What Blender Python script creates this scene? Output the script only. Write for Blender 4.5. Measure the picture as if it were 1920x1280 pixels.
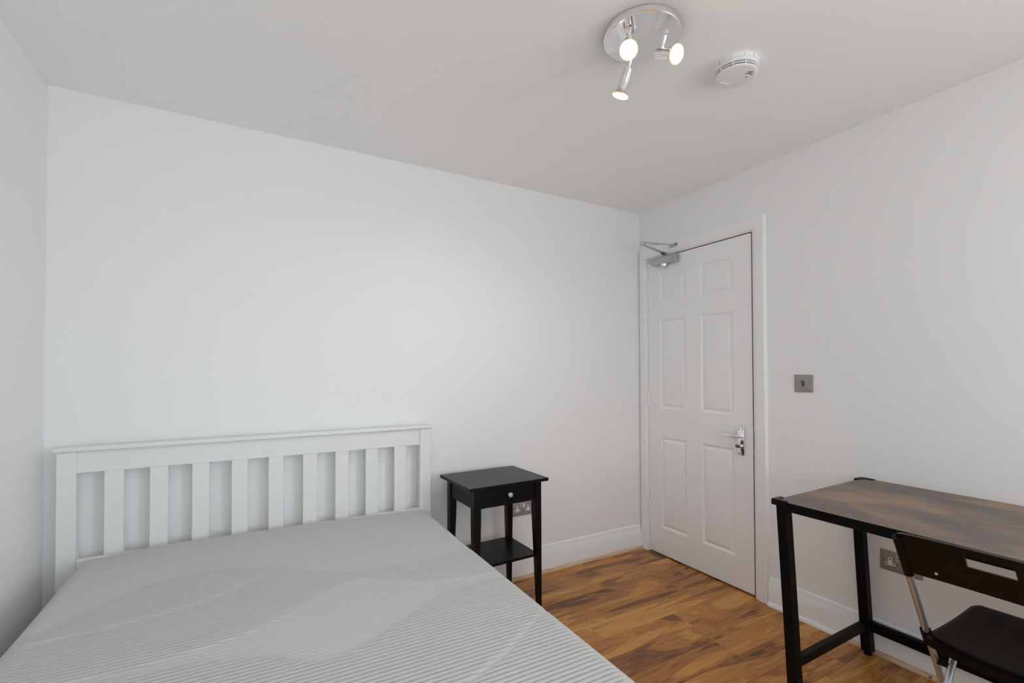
import bpy, bmesh, math, random
import numpy as np
from mathutils import Vector, Matrix

for o in list(bpy.data.objects):
    bpy.data.objects.remove(o, do_unlink=True)
scene = bpy.context.scene
COL = scene.collection
PI = math.pi
RX = -3.074          # left wall plane (x); right wall is x = 0, back wall is y = 0
RY = -4.60           # wall behind the camera
H = 2.3346           # ceiling height

# ------------------------------------------------------------------ camera
cam_d = bpy.data.cameras.new('camera')
cam = bpy.data.objects.new('camera', cam_d)
COL.objects.link(cam)
YAW, PIT, ROLL, FPX, SHY = 0.5105, 0.0146, -0.0034, 873.76, 40.9
fw = Vector((math.sin(YAW) * math.cos(PIT), math.cos(YAW) * math.cos(PIT), math.sin(PIT)))
rt = Vector((math.cos(YAW), -math.sin(YAW), 0))
up = rt.cross(fw)
r2 = rt * math.cos(ROLL) + up * math.sin(ROLL)
u2 = -rt * math.sin(ROLL) + up * math.cos(ROLL)
m = Matrix((r2, u2, -fw)).transposed().to_4x4()
m.translation = Vector((-2.3884, -2.4177, 1.234))
cam.matrix_world = m
cam_d.sensor_width = 36
cam_d.lens = FPX / 1920 * 36
cam_d.shift_y = SHY / 1920
cam_d.clip_start = 0.02
scene.camera = cam

# ------------------------------------------------------------------ world, light, exposure
world = bpy.data.worlds.new('world')
scene.world = world
world.use_nodes = True
bg = world.node_tree.nodes['Background']
bg.inputs[0].default_value = (0.80, 0.90, 1.0, 1)
bg.inputs[1].default_value = 1.0

def area_light(name, loc, rot, sx, sy, power, color):
    d = bpy.data.lights.new(name, 'AREA')
    d.shape = 'RECTANGLE'
    d.size, d.size_y = sx, sy
    d.energy = power
    d.color = color
    o = bpy.data.objects.new(name, d)
    o.location = loc
    o.rotation_euler = rot
    COL.objects.link(o)
    return o
WIN_W, UP_W, FILL_W, UP2_W = 36, 14, 4.5, 25
# daylight entering by the window in the right wall, beyond the desk
WY0, WY1, WZ0, WZ1 = -4.40, -3.50, 0.70, 2.12
area_light('daylight_and_fill', (-0.03, (WY0 + WY1) / 2, (WZ0 + WZ1) / 2), (PI / 2, 0, PI / 2),
           WY1 - WY0 - 0.12, WZ1 - WZ0 - 0.12, WIN_W, (0.870, 0.955, 1.0))
# added lamp, aimed up from the window to brighten the ceiling
area_light('ceiling_fill', (-0.06, (WY0 + WY1) / 2, (WZ0 + WZ1) / 2), (PI / 2 + 0.60, 0, PI / 2),
           WY1 - WY0 - 0.12, WZ1 - WZ0 - 0.30, UP_W, (0.845, 0.945, 1.0))
# added fill lamps behind the camera, set in a made-up wide window
VX0, VX1, VZ0, VZ1 = -2.85, -1.25, 0.22, 2.12
area_light('daylight_and_fill', ((VX0 + VX1) / 2, RY + 0.03, (VZ0 + VZ1) / 2), (PI / 2, 0, 0),
           VX1 - VX0 - 0.12, VZ1 - VZ0 - 0.12, FILL_W, (0.870, 0.955, 1.0))
area_light('ceiling_fill', ((VX0 + VX1) / 2, RY + 0.06, (VZ0 + VZ1) / 2 + 0.1), (PI / 2 + 0.60, 0, 0),
           VX1 - VX0 - 0.12, VZ1 - VZ0 - 0.50, UP2_W, (0.845, 0.945, 1.0))
LAMP_W = 3.6
vs = scene.view_settings
vs.view_transform = 'Standard'
vs.look = 'None'
vs.gamma = 1
vs.use_curve_mapping = False
vs.exposure = -0.03
scene.cycles.use_denoising = True
scene.cycles.max_bounces = 10
scene.cycles.diffuse_bounces = 8
scene.cycles.sample_clamp_indirect = 6
scene.cycles.caustics_reflective = False
scene.cycles.caustics_refractive = False

# ------------------------------------------------------------------ materials
def mat(name, color, rough=0.5, metal=0.0, spec=0.5, coat=0.0):
    M = bpy.data.materials.new(name)
    M.use_nodes = True
    b = M.node_tree.nodes['Principled BSDF']
    b.inputs['Base Color'].default_value = (*color, 1)
    b.inputs['Roughness'].default_value = rough
    b.inputs['Metallic'].default_value = metal
    b.inputs['Specular IOR Level'].default_value = spec
    b.inputs['Coat Weight'].default_value = coat
    return M
def N(M, t, **kw):
    n = M.node_tree.nodes.new(t)
    for k, v in kw.items():
        setattr(n, k, v)
    return n
def L(M, a, b):
    M.node_tree.links.new(a, b)
def bsdf(M):
    return M.node_tree.nodes['Principled BSDF']
def add_bump(M, scale, strength, dist=0.001, stretch=None, detail=4):
    tc = N(M, 'ShaderNodeTexCoord')
    mp = N(M, 'ShaderNodeMapping')
    if stretch:
        mp.inputs['Scale'].default_value = stretch
    nz = N(M, 'ShaderNodeTexNoise')
    nz.inputs['Scale'].default_value = scale
    nz.inputs['Detail'].default_value = detail
    bp = N(M, 'ShaderNodeBump')
    bp.inputs['Strength'].default_value = strength
    bp.inputs['Distance'].default_value = dist
    L(M, tc.outputs['Object'], mp.inputs['Vector'])
    L(M, mp.outputs['Vector'], nz.inputs['Vector'])
    L(M, nz.outputs['Fac'], bp.inputs['Height'])
    L(M, bp.outputs['Normal'], bsdf(M).inputs['Normal'])
    return nz
def ramp(M, stops):
    r = N(M, 'ShaderNodeValToRGB')
    e = r.color_ramp.elements
    while len(e) > 1:
        e.remove(e[-1])
    e[0].position, e[0].color = stops[0][0], (*stops[0][1], 1)
    for p, c in stops[1:]:
        x = e.new(p)
        x.color = (*c, 1)
    return r

M_WALL = mat('wall_paint', (0.86, 0.86, 0.86), 0.42, spec=0.35)
add_bump(M_WALL, 60, 0.06, 0.001)
M_CEIL = mat('ceiling_paint', (0.93, 0.93, 0.93), 0.7, spec=0.2)
add_bump(M_CEIL, 60, 0.05, 0.001)
M_GLOSS = mat('gloss_white_paint', (0.88, 0.88, 0.88), 0.28, spec=0.45)
add_bump(M_GLOSS, 25, 0.05, 0.001)
M_BEDW = mat('white_bed_lacquer', (0.80, 0.80, 0.795), 0.35, spec=0.4)
add_bump(M_BEDW, 30, 0.04, 0.001, (1, 1, 0.2))
M_HALL = mat('hall_block_dark', (0.25, 0.24, 0.23), 0.8)
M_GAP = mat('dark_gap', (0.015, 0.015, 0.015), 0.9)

def wood_floor():
    M = mat('laminate_wood', (0.3, 0.15, 0.07), 0.20, spec=0.26, coat=0.0)
    tc = N(M, 'ShaderNodeTexCoord')
    oi = N(M, 'ShaderNodeObjectInfo')
    off = N(M, 'ShaderNodeVectorMath', operation='SCALE')
    cmb = N(M, 'ShaderNodeCombineXYZ')
    L(M, oi.outputs['Random'], cmb.inputs[0])
    mul = N(M, 'ShaderNodeMath', operation='MULTIPLY'); mul.inputs[1].default_value = 7.3
    L(M, oi.outputs['Random'], mul.inputs[0]); L(M, mul.outputs[0], cmb.inputs[1])
    L(M, cmb.outputs[0], off.inputs[0]); off.inputs['Scale'].default_value = 23.0
    add = N(M, 'ShaderNodeVectorMath', operation='ADD')
    L(M, tc.outputs['Object'], add.inputs[0]); L(M, off.outputs[0], add.inputs[1])
    # broad, bent figure
    mp = N(M, 'ShaderNodeMapping'); mp.inputs['Scale'].default_value = (1.15, 7.5, 1)
    L(M, add.outputs[0], mp.inputs[0])
    n1 = N(M, 'ShaderNodeTexNoise'); n1.inputs['Scale'].default_value = 1.0; n1.inputs['Detail'].default_value = 4
    n1.inputs['Distortion'].default_value = 1.2
    L(M, mp.outputs[0], n1.inputs['Vector'])
    # rings following that figure
    wv = N(M, 'ShaderNodeMath', operation='MULTIPLY'); wv.inputs[1].default_value = 44.0
    L(M, n1.outputs['Fac'], wv.inputs[0])
    sn = N(M, 'ShaderNodeMath', operation='SINE'); L(M, wv.outputs[0], sn.inputs[0])
    # fine grain
    mp2 = N(M, 'ShaderNodeMapping'); mp2.inputs['Scale'].default_value = (5.0, 130.0, 1)
    L(M, add.outputs[0], mp2.inputs[0])
    n2 = N(M, 'ShaderNodeTexNoise'); n2.inputs['Scale'].default_value = 1.0; n2.inputs['Detail'].default_value = 5
    L(M, mp2.outputs[0], n2.inputs['Vector'])
    s1 = N(M, 'ShaderNodeMath', operation='MULTIPLY_ADD'); s1.inputs[1].default_value = 0.055
    L(M, sn.outputs[0], s1.inputs[0]); L(M, n1.outputs['Fac'], s1.inputs[2])
    s2 = N(M, 'ShaderNodeMath', operation='MULTIPLY_ADD'); s2.inputs[1].default_value = 0.26
    L(M, n2.outputs['Fac'], s2.inputs[0]); L(M, s1.outputs[0], s2.inputs[2])
    s3 = N(M, 'ShaderNodeMath', operation='MULTIPLY_ADD'); s3.inputs[1].default_value = 0.13
    L(M, oi.outputs['Random'], s3.inputs[0]); L(M, s2.outputs[0], s3.inputs[2])
    # thin dark veins
    mp3 = N(M, 'ShaderNodeMapping'); mp3.inputs['Scale'].default_value = (2.6, 26.0, 1)
    L(M, add.outputs[0], mp3.inputs[0])
    n3 = N(M, 'ShaderNodeTexNoise'); n3.inputs['Scale'].default_value = 1.0; n3.inputs['Detail'].default_value = 3
    n3.inputs['Distortion'].default_value = 1.6
    L(M, mp3.outputs[0], n3.inputs['Vector'])
    vr = ramp(M, [(0.465, (0, 0, 0)), (0.5, (1, 1, 1)), (0.535, (0, 0, 0))])
    L(M, n3.outputs['Fac'], vr.inputs[0])
    s4 = N(M, 'ShaderNodeMath', operation='MULTIPLY_ADD'); s4.inputs[1].default_value = -0.075
    L(M, vr.outputs[0], s4.inputs[0]); L(M, s3.outputs[0], s4.inputs[2])
    s3 = s4
    rp = ramp(M, [(0.42, (0.120, 0.046, 0.023)), (0.53, (0.235, 0.092, 0.033)), (0.64, (0.390, 0.160, 0.041)),
                  (0.76, (0.53, 0.232, 0.056)), (0.90, (0.65, 0.325, 0.090))])
    L(M, s3.outputs[0], rp.inputs[0])
    L(M, rp.outputs[0], bsdf(M).inputs['Base Color'])
    return M
M_FLOOR = wood_floor()

def pine():
    M = mat('bare_pine', (0.62, 0.44, 0.31), 0.6, spec=0.3)
    tc = N(M, 'ShaderNodeTexCoord')
    mp = N(M, 'ShaderNodeMapping'); mp.inputs['Scale'].default_value = (6, 6, 80)
    L(M, tc.outputs['Object'], mp.inputs[0])
    nz = N(M, 'ShaderNodeTexNoise'); nz.inputs['Scale'].default_value = 1.5; nz.inputs['Detail'].default_value = 4
    nz.inputs['Distortion'].default_value = 1.0
    L(M, mp.outputs[0], nz.inputs['Vector'])
    rp = ramp(M, [(0.3, (0.50, 0.31, 0.19)), (0.5, (0.66, 0.48, 0.33)), (0.7, (0.74, 0.57, 0.42))])
    L(M, nz.outputs['Fac'], rp.inputs[0]); L(M, rp.outputs[0], bsdf(M).inputs['Base Color'])
    return M
M_PINE = pine()
M_KNOT = mat('pine_knot', (0.20, 0.12, 0.07), 0.7)

def desk_wood():
    M = mat('rustic_brown_board', (0.2, 0.12, 0.08), 0.38, spec=0.36)
    tc = N(M, 'ShaderNodeTexCoord')
    mp = N(M, 'ShaderNodeMapping'); mp.inputs['Scale'].default_value = (6.5, 3.4, 1)
    L(M, tc.outputs['Object'], mp.inputs[0])
    n1 = N(M, 'ShaderNodeTexNoise'); n1.inputs['Scale'].default_value = 1.1; n1.inputs['Detail'].default_value = 4
    n1.inputs['Distortion'].default_value = 0.6
    L(M, mp.outputs[0], n1.inputs['Vector'])
    mp2 = N(M, 'ShaderNodeMapping'); mp2.inputs['Scale'].default_value = (170.0, 9.0, 1)
    L(M, tc.outputs['Object'], mp2.inputs[0])
    n2 = N(M, 'ShaderNodeTexNoise'); n2.inputs['Scale'].default_value = 1.0; n2.inputs['Detail'].default_value = 4
    L(M, mp2.outputs[0], n2.inputs['Vector'])
    s = N(M, 'ShaderNodeMath', operation='MULTIPLY_ADD'); s.inputs[1].default_value = 0.36
    L(M, n2.outputs['Fac'], s.inputs[0]); L(M, n1.outputs['Fac'], s.inputs[2])
    rp = ramp(M, [(0.48, (0.088, 0.070, 0.066)), (0.62, (0.130, 0.092, 0.074)), (0.74, (0.195, 0.125, 0.085)),
                  (0.84, (0.27, 0.165, 0.10))])
    L(M, s.outputs[0], rp.inputs[0]); L(M, rp.outputs[0], bsdf(M).inputs['Base Color'])
    return M
M_DESK = desk_wood()
M_BLACKW = mat('black_brown_stain', (0.0018, 0.0018, 0.0018), 0.33, spec=0.24)
add_bump(M_BLACKW, 40, 0.12, 0.001, (1, 12, 12))
M_BLACKM = mat('black_powder_coat', (0.002, 0.002, 0.002), 0.5, spec=0.14)
M_BLACKE = mat('black_edge_band', (0.0025, 0.002, 0.002), 0.5, spec=0.12)
M_BLACKP = mat('black_plastic', (0.0022, 0.0022, 0.0026), 0.40, spec=0.18)
add_bump(M_BLACKP, 900, 0.25, 0.0004, None, 2)
M_CHROME = mat('chrome', (0.93, 0.93, 0.94), 0.09, 1.0)
M_TUBE = mat('chrome_tube', (0.50, 0.51, 0.53), 0.26, 0.8)
M_BRUSH = mat('brushed_steel', (0.88, 0.88, 0.88), 0.27, 1.0)
M_SILVER = mat('silver_paint', (0.50, 0.50, 0.50), 0.42, 0.35)
M_DKCH = mat('dark_steel', (0.20, 0.19, 0.18), 0.35, 1.0)
M_PLATE = mat('pearl_nickel_plate', (0.34, 0.300, 0.275), 0.42, 0.25)
add_bump(M_PLATE, 60, 0.10, 0.0005, (1, 1, 25))
M_WPL = mat('white_plastic', (0.82, 0.82, 0.82), 0.5, spec=0.3)
M_GREYP = mat('dark_slot', (0.045, 0.045, 0.045), 0.7)
M_GLASS = mat('window_glass', (1, 1, 1), 0.0)
bsdf(M_GLASS).inputs['Transmission Weight'].default_value = 1.0

def fabric():
    M = mat('knitted_ticking', (0.45, 0.44, 0.43), 0.85, spec=0.15)
    at = N(M, 'ShaderNodeAttribute'); at.attribute_name = 'rib'
    mx = N(M, 'ShaderNodeMix', data_type='RGBA')
    mx.inputs[6].default_value = (0.515, 0.498, 0.486, 1)
    mx.inputs[7].default_value = (0.488, 0.472, 0.462, 1)
    L(M, at.outputs['Fac'], mx.inputs[0])
    L(M, mx.outputs[2], bsdf(M).inputs['Base Color'])
    bsdf(M).inputs['Sheen Weight'].default_value = 0.15
    tc = N(M, 'ShaderNodeTexCoord')
    nz = N(M, 'ShaderNodeTexNoise'); nz.inputs['Scale'].default_value = 700; nz.inputs['Detail'].default_value = 2
    L(M, tc.outputs['Object'], nz.inputs['Vector'])
    bp = N(M, 'ShaderNodeBump'); bp.inputs['Strength'].default_value = 0.25; bp.inputs['Distance'].default_value = 0.001
    L(M, nz.outputs['Fac'], bp.inputs['Height']); L(M, bp.outputs['Normal'], bsdf(M).inputs['Normal'])
    return M
M_FABRIC = fabric()
M_BULB = bpy.data.materials.new('lit_bulb_face'); M_BULB.use_nodes = True
bsdf(M_BULB).inputs['Base Color'].default_value = (1, 0.9, 0.75, 1)
bsdf(M_BULB).inputs['Emission Color'].default_value = (1.0, 0.80, 0.50, 1)
bsdf(M_BULB).inputs['Emission Strength'].default_value = 9.0
M_RIM = mat('bulb_glass_rim', (0.9, 0.7, 0.5), 0.15, spec=0.7)
bsdf(M_RIM).inputs['Emission Color'].default_value = (1.0, 0.62, 0.30, 1)
bsdf(M_RIM).inputs['Emission Strength'].default_value = 0.9

# ------------------------------------------------------------------ helpers
def box(bm, x0, x1, y0, y1, z0, z1, bev=0.0, seg=2):
    mm = Matrix.Translation(((x0 + x1) / 2, (y0 + y1) / 2, (z0 + z1) / 2)) @ Matrix.Diagonal((abs(x1 - x0), abs(y1 - y0), abs(z1 - z0), 1))
    r = bmesh.ops.create_cube(bm, size=1, matrix=mm)
    if bev > 0:
        es = list({e for v in r['verts'] for e in v.link_edges})
        bmesh.ops.bevel(bm, geom=es, offset=bev, segments=seg, affect='EDGES', profile=0.5)
    return r['verts']
def xbox(bm, mtx, sx, sy, sz, bev=0.0, seg=2):
    r = bmesh.ops.create_cube(bm, size=1, matrix=mtx @ Matrix.Diagonal((sx, sy, sz, 1)))
    if bev > 0:
        es = list({e for v in r['verts'] for e in v.link_edges})
        bmesh.ops.bevel(bm, geom=es, offset=bev, segments=seg, affect='EDGES', profile=0.5)
def frame_to(a, b):
    d = (Vector(b) - Vector(a))
    q = d.to_track_quat('Z', 'Y').to_matrix().to_4x4()
    q.translation = Vector(a)
    return q, d.length
def bar(bm, a, b, w, h, bev=0.001, hint=(0, 0, 1)):
    """rectangular bar from a to b, h measured along the hint direction"""
    a, b = Vector(a), Vector(b)
    d = (b - a); ln = d.length; d.normalize()
    hh = Vector(hint); hh = (hh - d * hh.dot(d)).normalized()
    s = d.cross(hh)
    mm = Matrix((d, s, hh)).transposed().to_4x4()
    mm.translation = (a + b) / 2
    xbox(bm, mm, ln, w, h, bev)
def lathe(bm, prof, mtx=Matrix.Identity(4), n=32, cap0=True, cap1=True):
    rings = []
    for r, z in prof:
        rings.append([bm.verts.new(mtx @ Vector((r * math.cos(2 * PI * i / n), r * math.sin(2 * PI * i / n), z))) for i in range(n)])
    for a, b in zip(rings, rings[1:]):
        for i in range(n):
            bm.faces.new((a[i], a[(i + 1) % n], b[(i + 1) % n], b[i]))
    if cap0: bm.faces.new(list(reversed(rings[0])))
    if cap1: bm.faces.new(rings[-1])
def cyl(bm, a, b, r, n=20, r2=None):
    q, ln = frame_to(a, b)
    lathe(bm, [(r, 0), (r if r2 is None else r2, ln)], q, n)
def tube(bm, pts, rx, ry=None, n=16, side=(0, 1, 0)):
    """round or oval tube swept along points; ry measured along 'side'"""
    ry = ry or rx
    P = [Vector(p) for p in pts]
    rings = []
    for i, p in enumerate(P):
        t = (P[min(i + 1, len(P) - 1)] - P[max(i - 1, 0)]).normalized()
        s = Vector(side); s = (s - t * s.dot(t)).normalized()
        u = t.cross(s)
        rings.append([bm.verts.new(p + s * (ry * math.cos(2 * PI * k / n)) + u * (rx * math.sin(2 * PI * k / n))) for k in range(n)])
    for a, b in zip(rings, rings[1:]):
        for i in range(n):
            bm.faces.new((a[i], a[(i + 1) % n], b[(i + 1) % n], b[i]))
    bm.faces.new(list(reversed(rings[0]))); bm.faces.new(rings[-1])
def prism(bm, poly, mtx, t0, t1, bev=0.0):
    """poly in local XY, extruded along local Z from t0 to t1"""
    lo = [bm.verts.new(mtx @ Vector((x, y, t0))) for x, y in poly]
    hi = [bm.verts.new(mtx @ Vector((x, y, t1))) for x, y in poly]
    n = len(poly)
    fs = [bm.faces.new(list(reversed(lo))), bm.faces.new(hi)]
    for i in range(n):
        fs.append(bm.faces.new((lo[i], lo[(i + 1) % n], hi[(i + 1) % n], hi[i])))
    if bev > 0:
        es = [e for e in fs[1].edges]
        bmesh.ops.bevel(bm, geom=es, offset=bev, segments=2, affect='EDGES', profile=0.5)
def new():
    return bmesh.new()
def obj(name, bm, material, parent=None, smooth=None, origin=None):
    """link a bmesh as one object; world coordinates; origin at the parent's (or the given) place"""
    me = bpy.data.meshes.new(name)
    bmesh.ops.recalc_face_normals(bm, faces=bm.faces[:])
    w = Vector((0, 0, 0))
    if parent is not None:
        w = Vector(parent['w'])
    if origin is not None:
        w = Vector(origin)
    bmesh.ops.translate(bm, verts=bm.verts[:], vec=-w)
    bm.to_mesh(me); bm.free()
    me.materials.append(material)
    if smooth is not None:
        me.shade_smooth()
        me.set_sharp_from_angle(angle=math.radians(smooth))
    o = bpy.data.objects.new(name, me)
    COL.objects.link(o)
    if parent is not None:
        o.parent = parent
        o.location = w - Vector(parent['w'])
    else:
        o.location = w
    o['w'] = list(w)
    return o
def thing(name, label, cat, loc, group=None):
    o = bpy.data.objects.new(name, None)
    o.empty_display_size = 0.05
    o.location = loc
    COL.objects.link(o)
    o['w'] = list(loc); o['label'] = label; o['category'] = cat
    if group: o['group'] = group
    return o
def struct(name, bm, material, parent=None, smooth=None, origin=None):
    o = obj(name, bm, material, parent, smooth, origin)
    o['kind'] = 'structure'
    return o

# ------------------------------------------------------------------ room shell
T = 0.12
DY0, DY1, DZ = -0.050, -0.872, 2.012            # door opening in the right wall
b = new(); box(b, RX - T, T, 0, T, -0.1, H); struct('wall_back', b, M_WALL)
b = new(); box(b, RX - T, RX, RY - T, 0, -0.1, H); struct('wall_left', b, M_WALL)
b = new()
box(b, 0, T, DY0, 0, -0.1, H); box(b, 0, T, WY1, DY1, -0.1, H); box(b, 0, T, DY1, DY0, DZ, H)
box(b, 0, T, RY - T, WY0, -0.1, H); box(b, 0, T, WY0, WY1, -0.1, WZ0); box(b, 0, T, WY0, WY1, WZ1, H)
struct('wall_right', b, M_WALL)
b = new()
box(b, RX, VX0, RY - T, RY, -0.1, H); box(b, VX1, 0, RY - T, RY, -0.1, H)
box(b, VX0, VX1, RY - T, RY, -0.1, VZ0); box(b, VX0, VX1, RY - T, RY, VZ1, H)
struct('wall_front', b, M_WALL)
b = new(); box(b, RX - T, T, RY - T, T, H, H + 0.1); struct('ceiling', b, M_CEIL)
# floor: sub-base with one object for each laminate plank
b = new(); box(b, RX, 0.5, RY, 0, -0.1, -0.009); floor = struct('floor', b, M_GAP)
random.seed(11)
PW, Y0 = 0.1275, -0.741
known = {-5: -0.05, -3: -0.10, -2: -0.277, -1: -0.967, 0: -0.523, 1: -1.20, 2: -0.548, 3: -1.05, 4: -0.212}
PL = 1.21
mesh_cache = {}
for k in range(-6, 24):
    ya, yb = Y0 - PW * k, Y0 - PW * (k + 1)
    ya, yb = min(ya, -0.006), max(yb, RY + 0.004)
    if ya - yb < 0.01:
        continue
    x = known.get(k, -random.random() * PL)
    while x < -0.006:
        x += PL
    while x > RX:
        xa, xb = max(x - PL, RX + 0.004), min(x, -0.004)
        if xb - xa > 0.02:
            b = new()
            box(b, xa + 0.0004, xb - 0.0004, yb + 0.0004, ya - 0.0004, -0.009, 0.0, 0.0006, 1)
            obj('plank', b, M_FLOOR, floor, None, ((xa + xb) / 2, (ya + yb) / 2, 0))
        x -= PL
# planks running on under the door into the doorway
b = new(); box(b, -0.004, 0.5, DY1, DY0, -0.009, -0.0005); obj('threshold_plank', b, M_FLOOR, floor)
b = new()  # unseen dark box, closed to keep outside light out of the door gaps
box(b, 0.9, 0.95, -1.35, 0.30, -0.1, H); box(b, T, 0.95, -1.40, -1.35, -0.1, H); box(b, T, 0.95, 0.30, 0.35, -0.1, H)
box(b, T, 0.95, -1.40, 0.35, H, H + 0.05); box(b, T, 0.95, -1.40, 0.35, -0.15, -0.1)
struct('hall_light_block', b, M_HALL)

# window in the right wall
b = new()
ym = (WY0 + WY1) / 2
for (y0, y1, z0, z1) in ((WY0, WY0 + 0.06, WZ0, WZ1), (WY1 - 0.06, WY1, WZ0, WZ1), (WY0 + 0.06, WY1 - 0.06, WZ0, WZ0 + 0.06),
                         (WY0 + 0.06, WY1 - 0.06, WZ1 - 0.06, WZ1), (WY0 + 0.06, WY1 - 0.06, 1.66, 1.71)):
    box(b, 0.03, 0.09, y0, y1, z0, z1, 0.004)
win = struct('window_1', b, M_GLOSS)
b = new(); box(b, 0.055, 0.065, WY0 + 0.05, WY1 - 0.05, WZ0 + 0.05, WZ1 - 0.05); obj('pane', b, M_GLASS, win)
b = new(); box(b, -0.05, 0.03, WY0 - 0.04, WY1 + 0.04, WZ0 - 0.03, WZ0, 0.006); obj('window_sill', b, M_GLOSS, win)

b = new()  # made-up window, out of view, framing the added fill lamps
xm = (VX0 + VX1) / 2
for (x0, x1, z0, z1) in ((VX0, VX0 + 0.06, VZ0, VZ1), (VX1 - 0.06, VX1, VZ0, VZ1), (VX0 + 0.06, VX1 - 0.06, VZ0, VZ0 + 0.06),
                         (VX0 + 0.06, VX1 - 0.06, VZ1 - 0.06, VZ1), (xm - 0.03, xm + 0.03, VZ0 + 0.06, VZ1 - 0.06)):
    box(b, x0, x1, RY - 0.09, RY - 0.03, z0, z1, 0.004)
win = struct('fill_window', b, M_GLOSS)
b = new(); box(b, VX0 + 0.05, VX1 - 0.05, RY - 0.065, RY - 0.055, VZ0 + 0.05, VZ1 - 0.05); obj('pane', b, M_GLASS, win)
b = new(); box(b, VX0 - 0.04, VX1 + 0.04, RY - 0.03, RY + 0.05, VZ0 - 0.03, VZ0, 0.006); obj('window_sill', b, M_GLOSS, win)

# skirting boards: profile (offset from wall, height)
SK = [(0, 0), (0.018, 0), (0.018, 0.118), (0.015, 0.123), (0.012, 0.140), (0.008, 0.156), (0.003, 0.160), (0, 0.160)]
def skirting(name, a, bb, out, prof, material, lift=0.0):
    a, bb, out = Vector(a), Vector(bb), Vector(out)
    bm = new()
    A = [bm.verts.new(a + out * p + Vector((0, 0, z + lift))) for p, z in prof]
    B = [bm.verts.new(bb + out * p + Vector((0, 0, z + lift))) for p, z in prof]
    n = len(prof)
    bm.faces.new(A); bm.faces.new(list(reversed(B)))
    for i in range(n):
        bm.faces.new((A[i], B[i], B[(i + 1) % n], A[(i + 1) % n]))
    return struct(name, bm, material, None, 35)
skirting('baseboard_back', (RX, 0, 0), (-0.019, 0, 0), (0, -1, 0), SK, M_GLOSS)
SKR = [(p, z * 0.90) for p, z in SK]
skirting('baseboard_right', (0, -0.926, 0), (0, RY, 0), (-1, 0, 0), SKR, M_GLOSS)
skirting('baseboard_left', (RX, RY, 0), (RX, -0.019, 0), (1, 0, 0), SK, M_GLOSS)
skirting('baseboard_front', (RX, RY, 0), (0, RY, 0), (0, 1, 0), SK, M_GLOSS)
BEAD = [(0.018, 0), (0.032, 0), (0.032, 0.007), (0.030, 0.013), (0.026, 0.0175), (0.018, 0.019)]
skirting('trim_1', (-0.690, 0, 0), (-0.016, 0, 0), (0, -1, 0), BEAD, M_PINE)
skirting('trim_2', (-3.04, 0, 0), (-0.691, 0, 0), (0, -1, 0), BEAD, M_PINE)
skirting('trim_3', (0, -0.928, 0), (0, -1.285, 0), (-1, 0, 0), BEAD, M_GLOSS)
tp = skirting('trim_4', (0, -1.286, 0), (0, RY + 0.02, 0), (-1, 0, 0), BEAD, M_PINE)
b = new()
kq = Matrix.Translation((-0.0312, -1.598, 0.0095)) @ Matrix.Rotation(-PI / 2, 4, 'Y')
lathe(b, [(0.0055, -0.001), (0.0055, 0.0012)], kq, 12); obj('knot', b, M_KNOT, tp)

# door lining and architraves
b = new()
box(b, -0.001, T, DY0, DY0 - 0.027, 0, DZ - 0.024); box(b, -0.001, T, DY1, DY1 + 0.027, 0, DZ - 0.024)
box(b, -0.001, T, DY1, DY0, DZ - 0.024, DZ)
struct('trim_5', b, M_GLOSS)
ARCH = [(0, 0), (0.010, 0), (0.013, 0.004), (0.016, 0.016), (0.018, 0.022), (0.018, 0.062), (0.015, 0.0655), (0.0, 0.068)]
def architrave(name, path, s0, s1):
    """path: (inner y, z) start and end; s0/s1 = outward directions (in y, z) at each end (mitred)"""
    bm = new()
    rings = []
    for (y, z), (sy, sz) in zip(path, (s0, s1)):
        rings.append([bm.verts.new((-p, y + sy * q, z + sz * q)) for p, q in ARCH])
    n = len(ARCH)
    A, B = rings
    bm.faces.new(A); bm.faces.new(list(reversed(B)))
    for i in range(n):
        bm.faces.new((A[i], B[i], B[(i + 1) % n], A[(i + 1) % n]))
    return struct(name, bm, M_GLOSS, None, 25)
yi0, yi1, zi = DY0 - 0.020 + 0.0, DY1 + 0.017, DZ - 0.016
ARCH_L = 0.058 / 0.068
# left architrave is scribed narrower against the corner
bm = new(); rings = []
for z, sz in ((0, 0), (zi, 1)):
    rings.append([bm.verts.new((-p, yi0 + q * ARCH_L, z + sz * q)) for p, q in ARCH])
A, B = rings; n = len(ARCH)
bm.faces.new(A); bm.faces.new(list(reversed(B)))
for i in range(n): bm.faces.new((A[i], B[i], B[(i + 1) % n], A[(i + 1) % n]))
struct('trim_6', bm, M_GLOSS, None, 25)
architrave('trim_7', [(yi1, 0), (yi1, zi)], (-1, 0), (-1, 1))
bm = new()
A = [bm.verts.new((-p, yi0 + q * ARCH_L, zi + q)) for p, q in ARCH]
B = [bm.verts.new((-p, yi1 - q, zi + q)) for p, q in ARCH]
bm.faces.new(A); bm.faces.new(list(reversed(B)))
for i in range(n): bm.faces.new((A[i], B[i], B[(i + 1) % n], A[(i + 1) % n]))
struct('trim_8', bm, M_GLOSS, None, 25)

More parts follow.
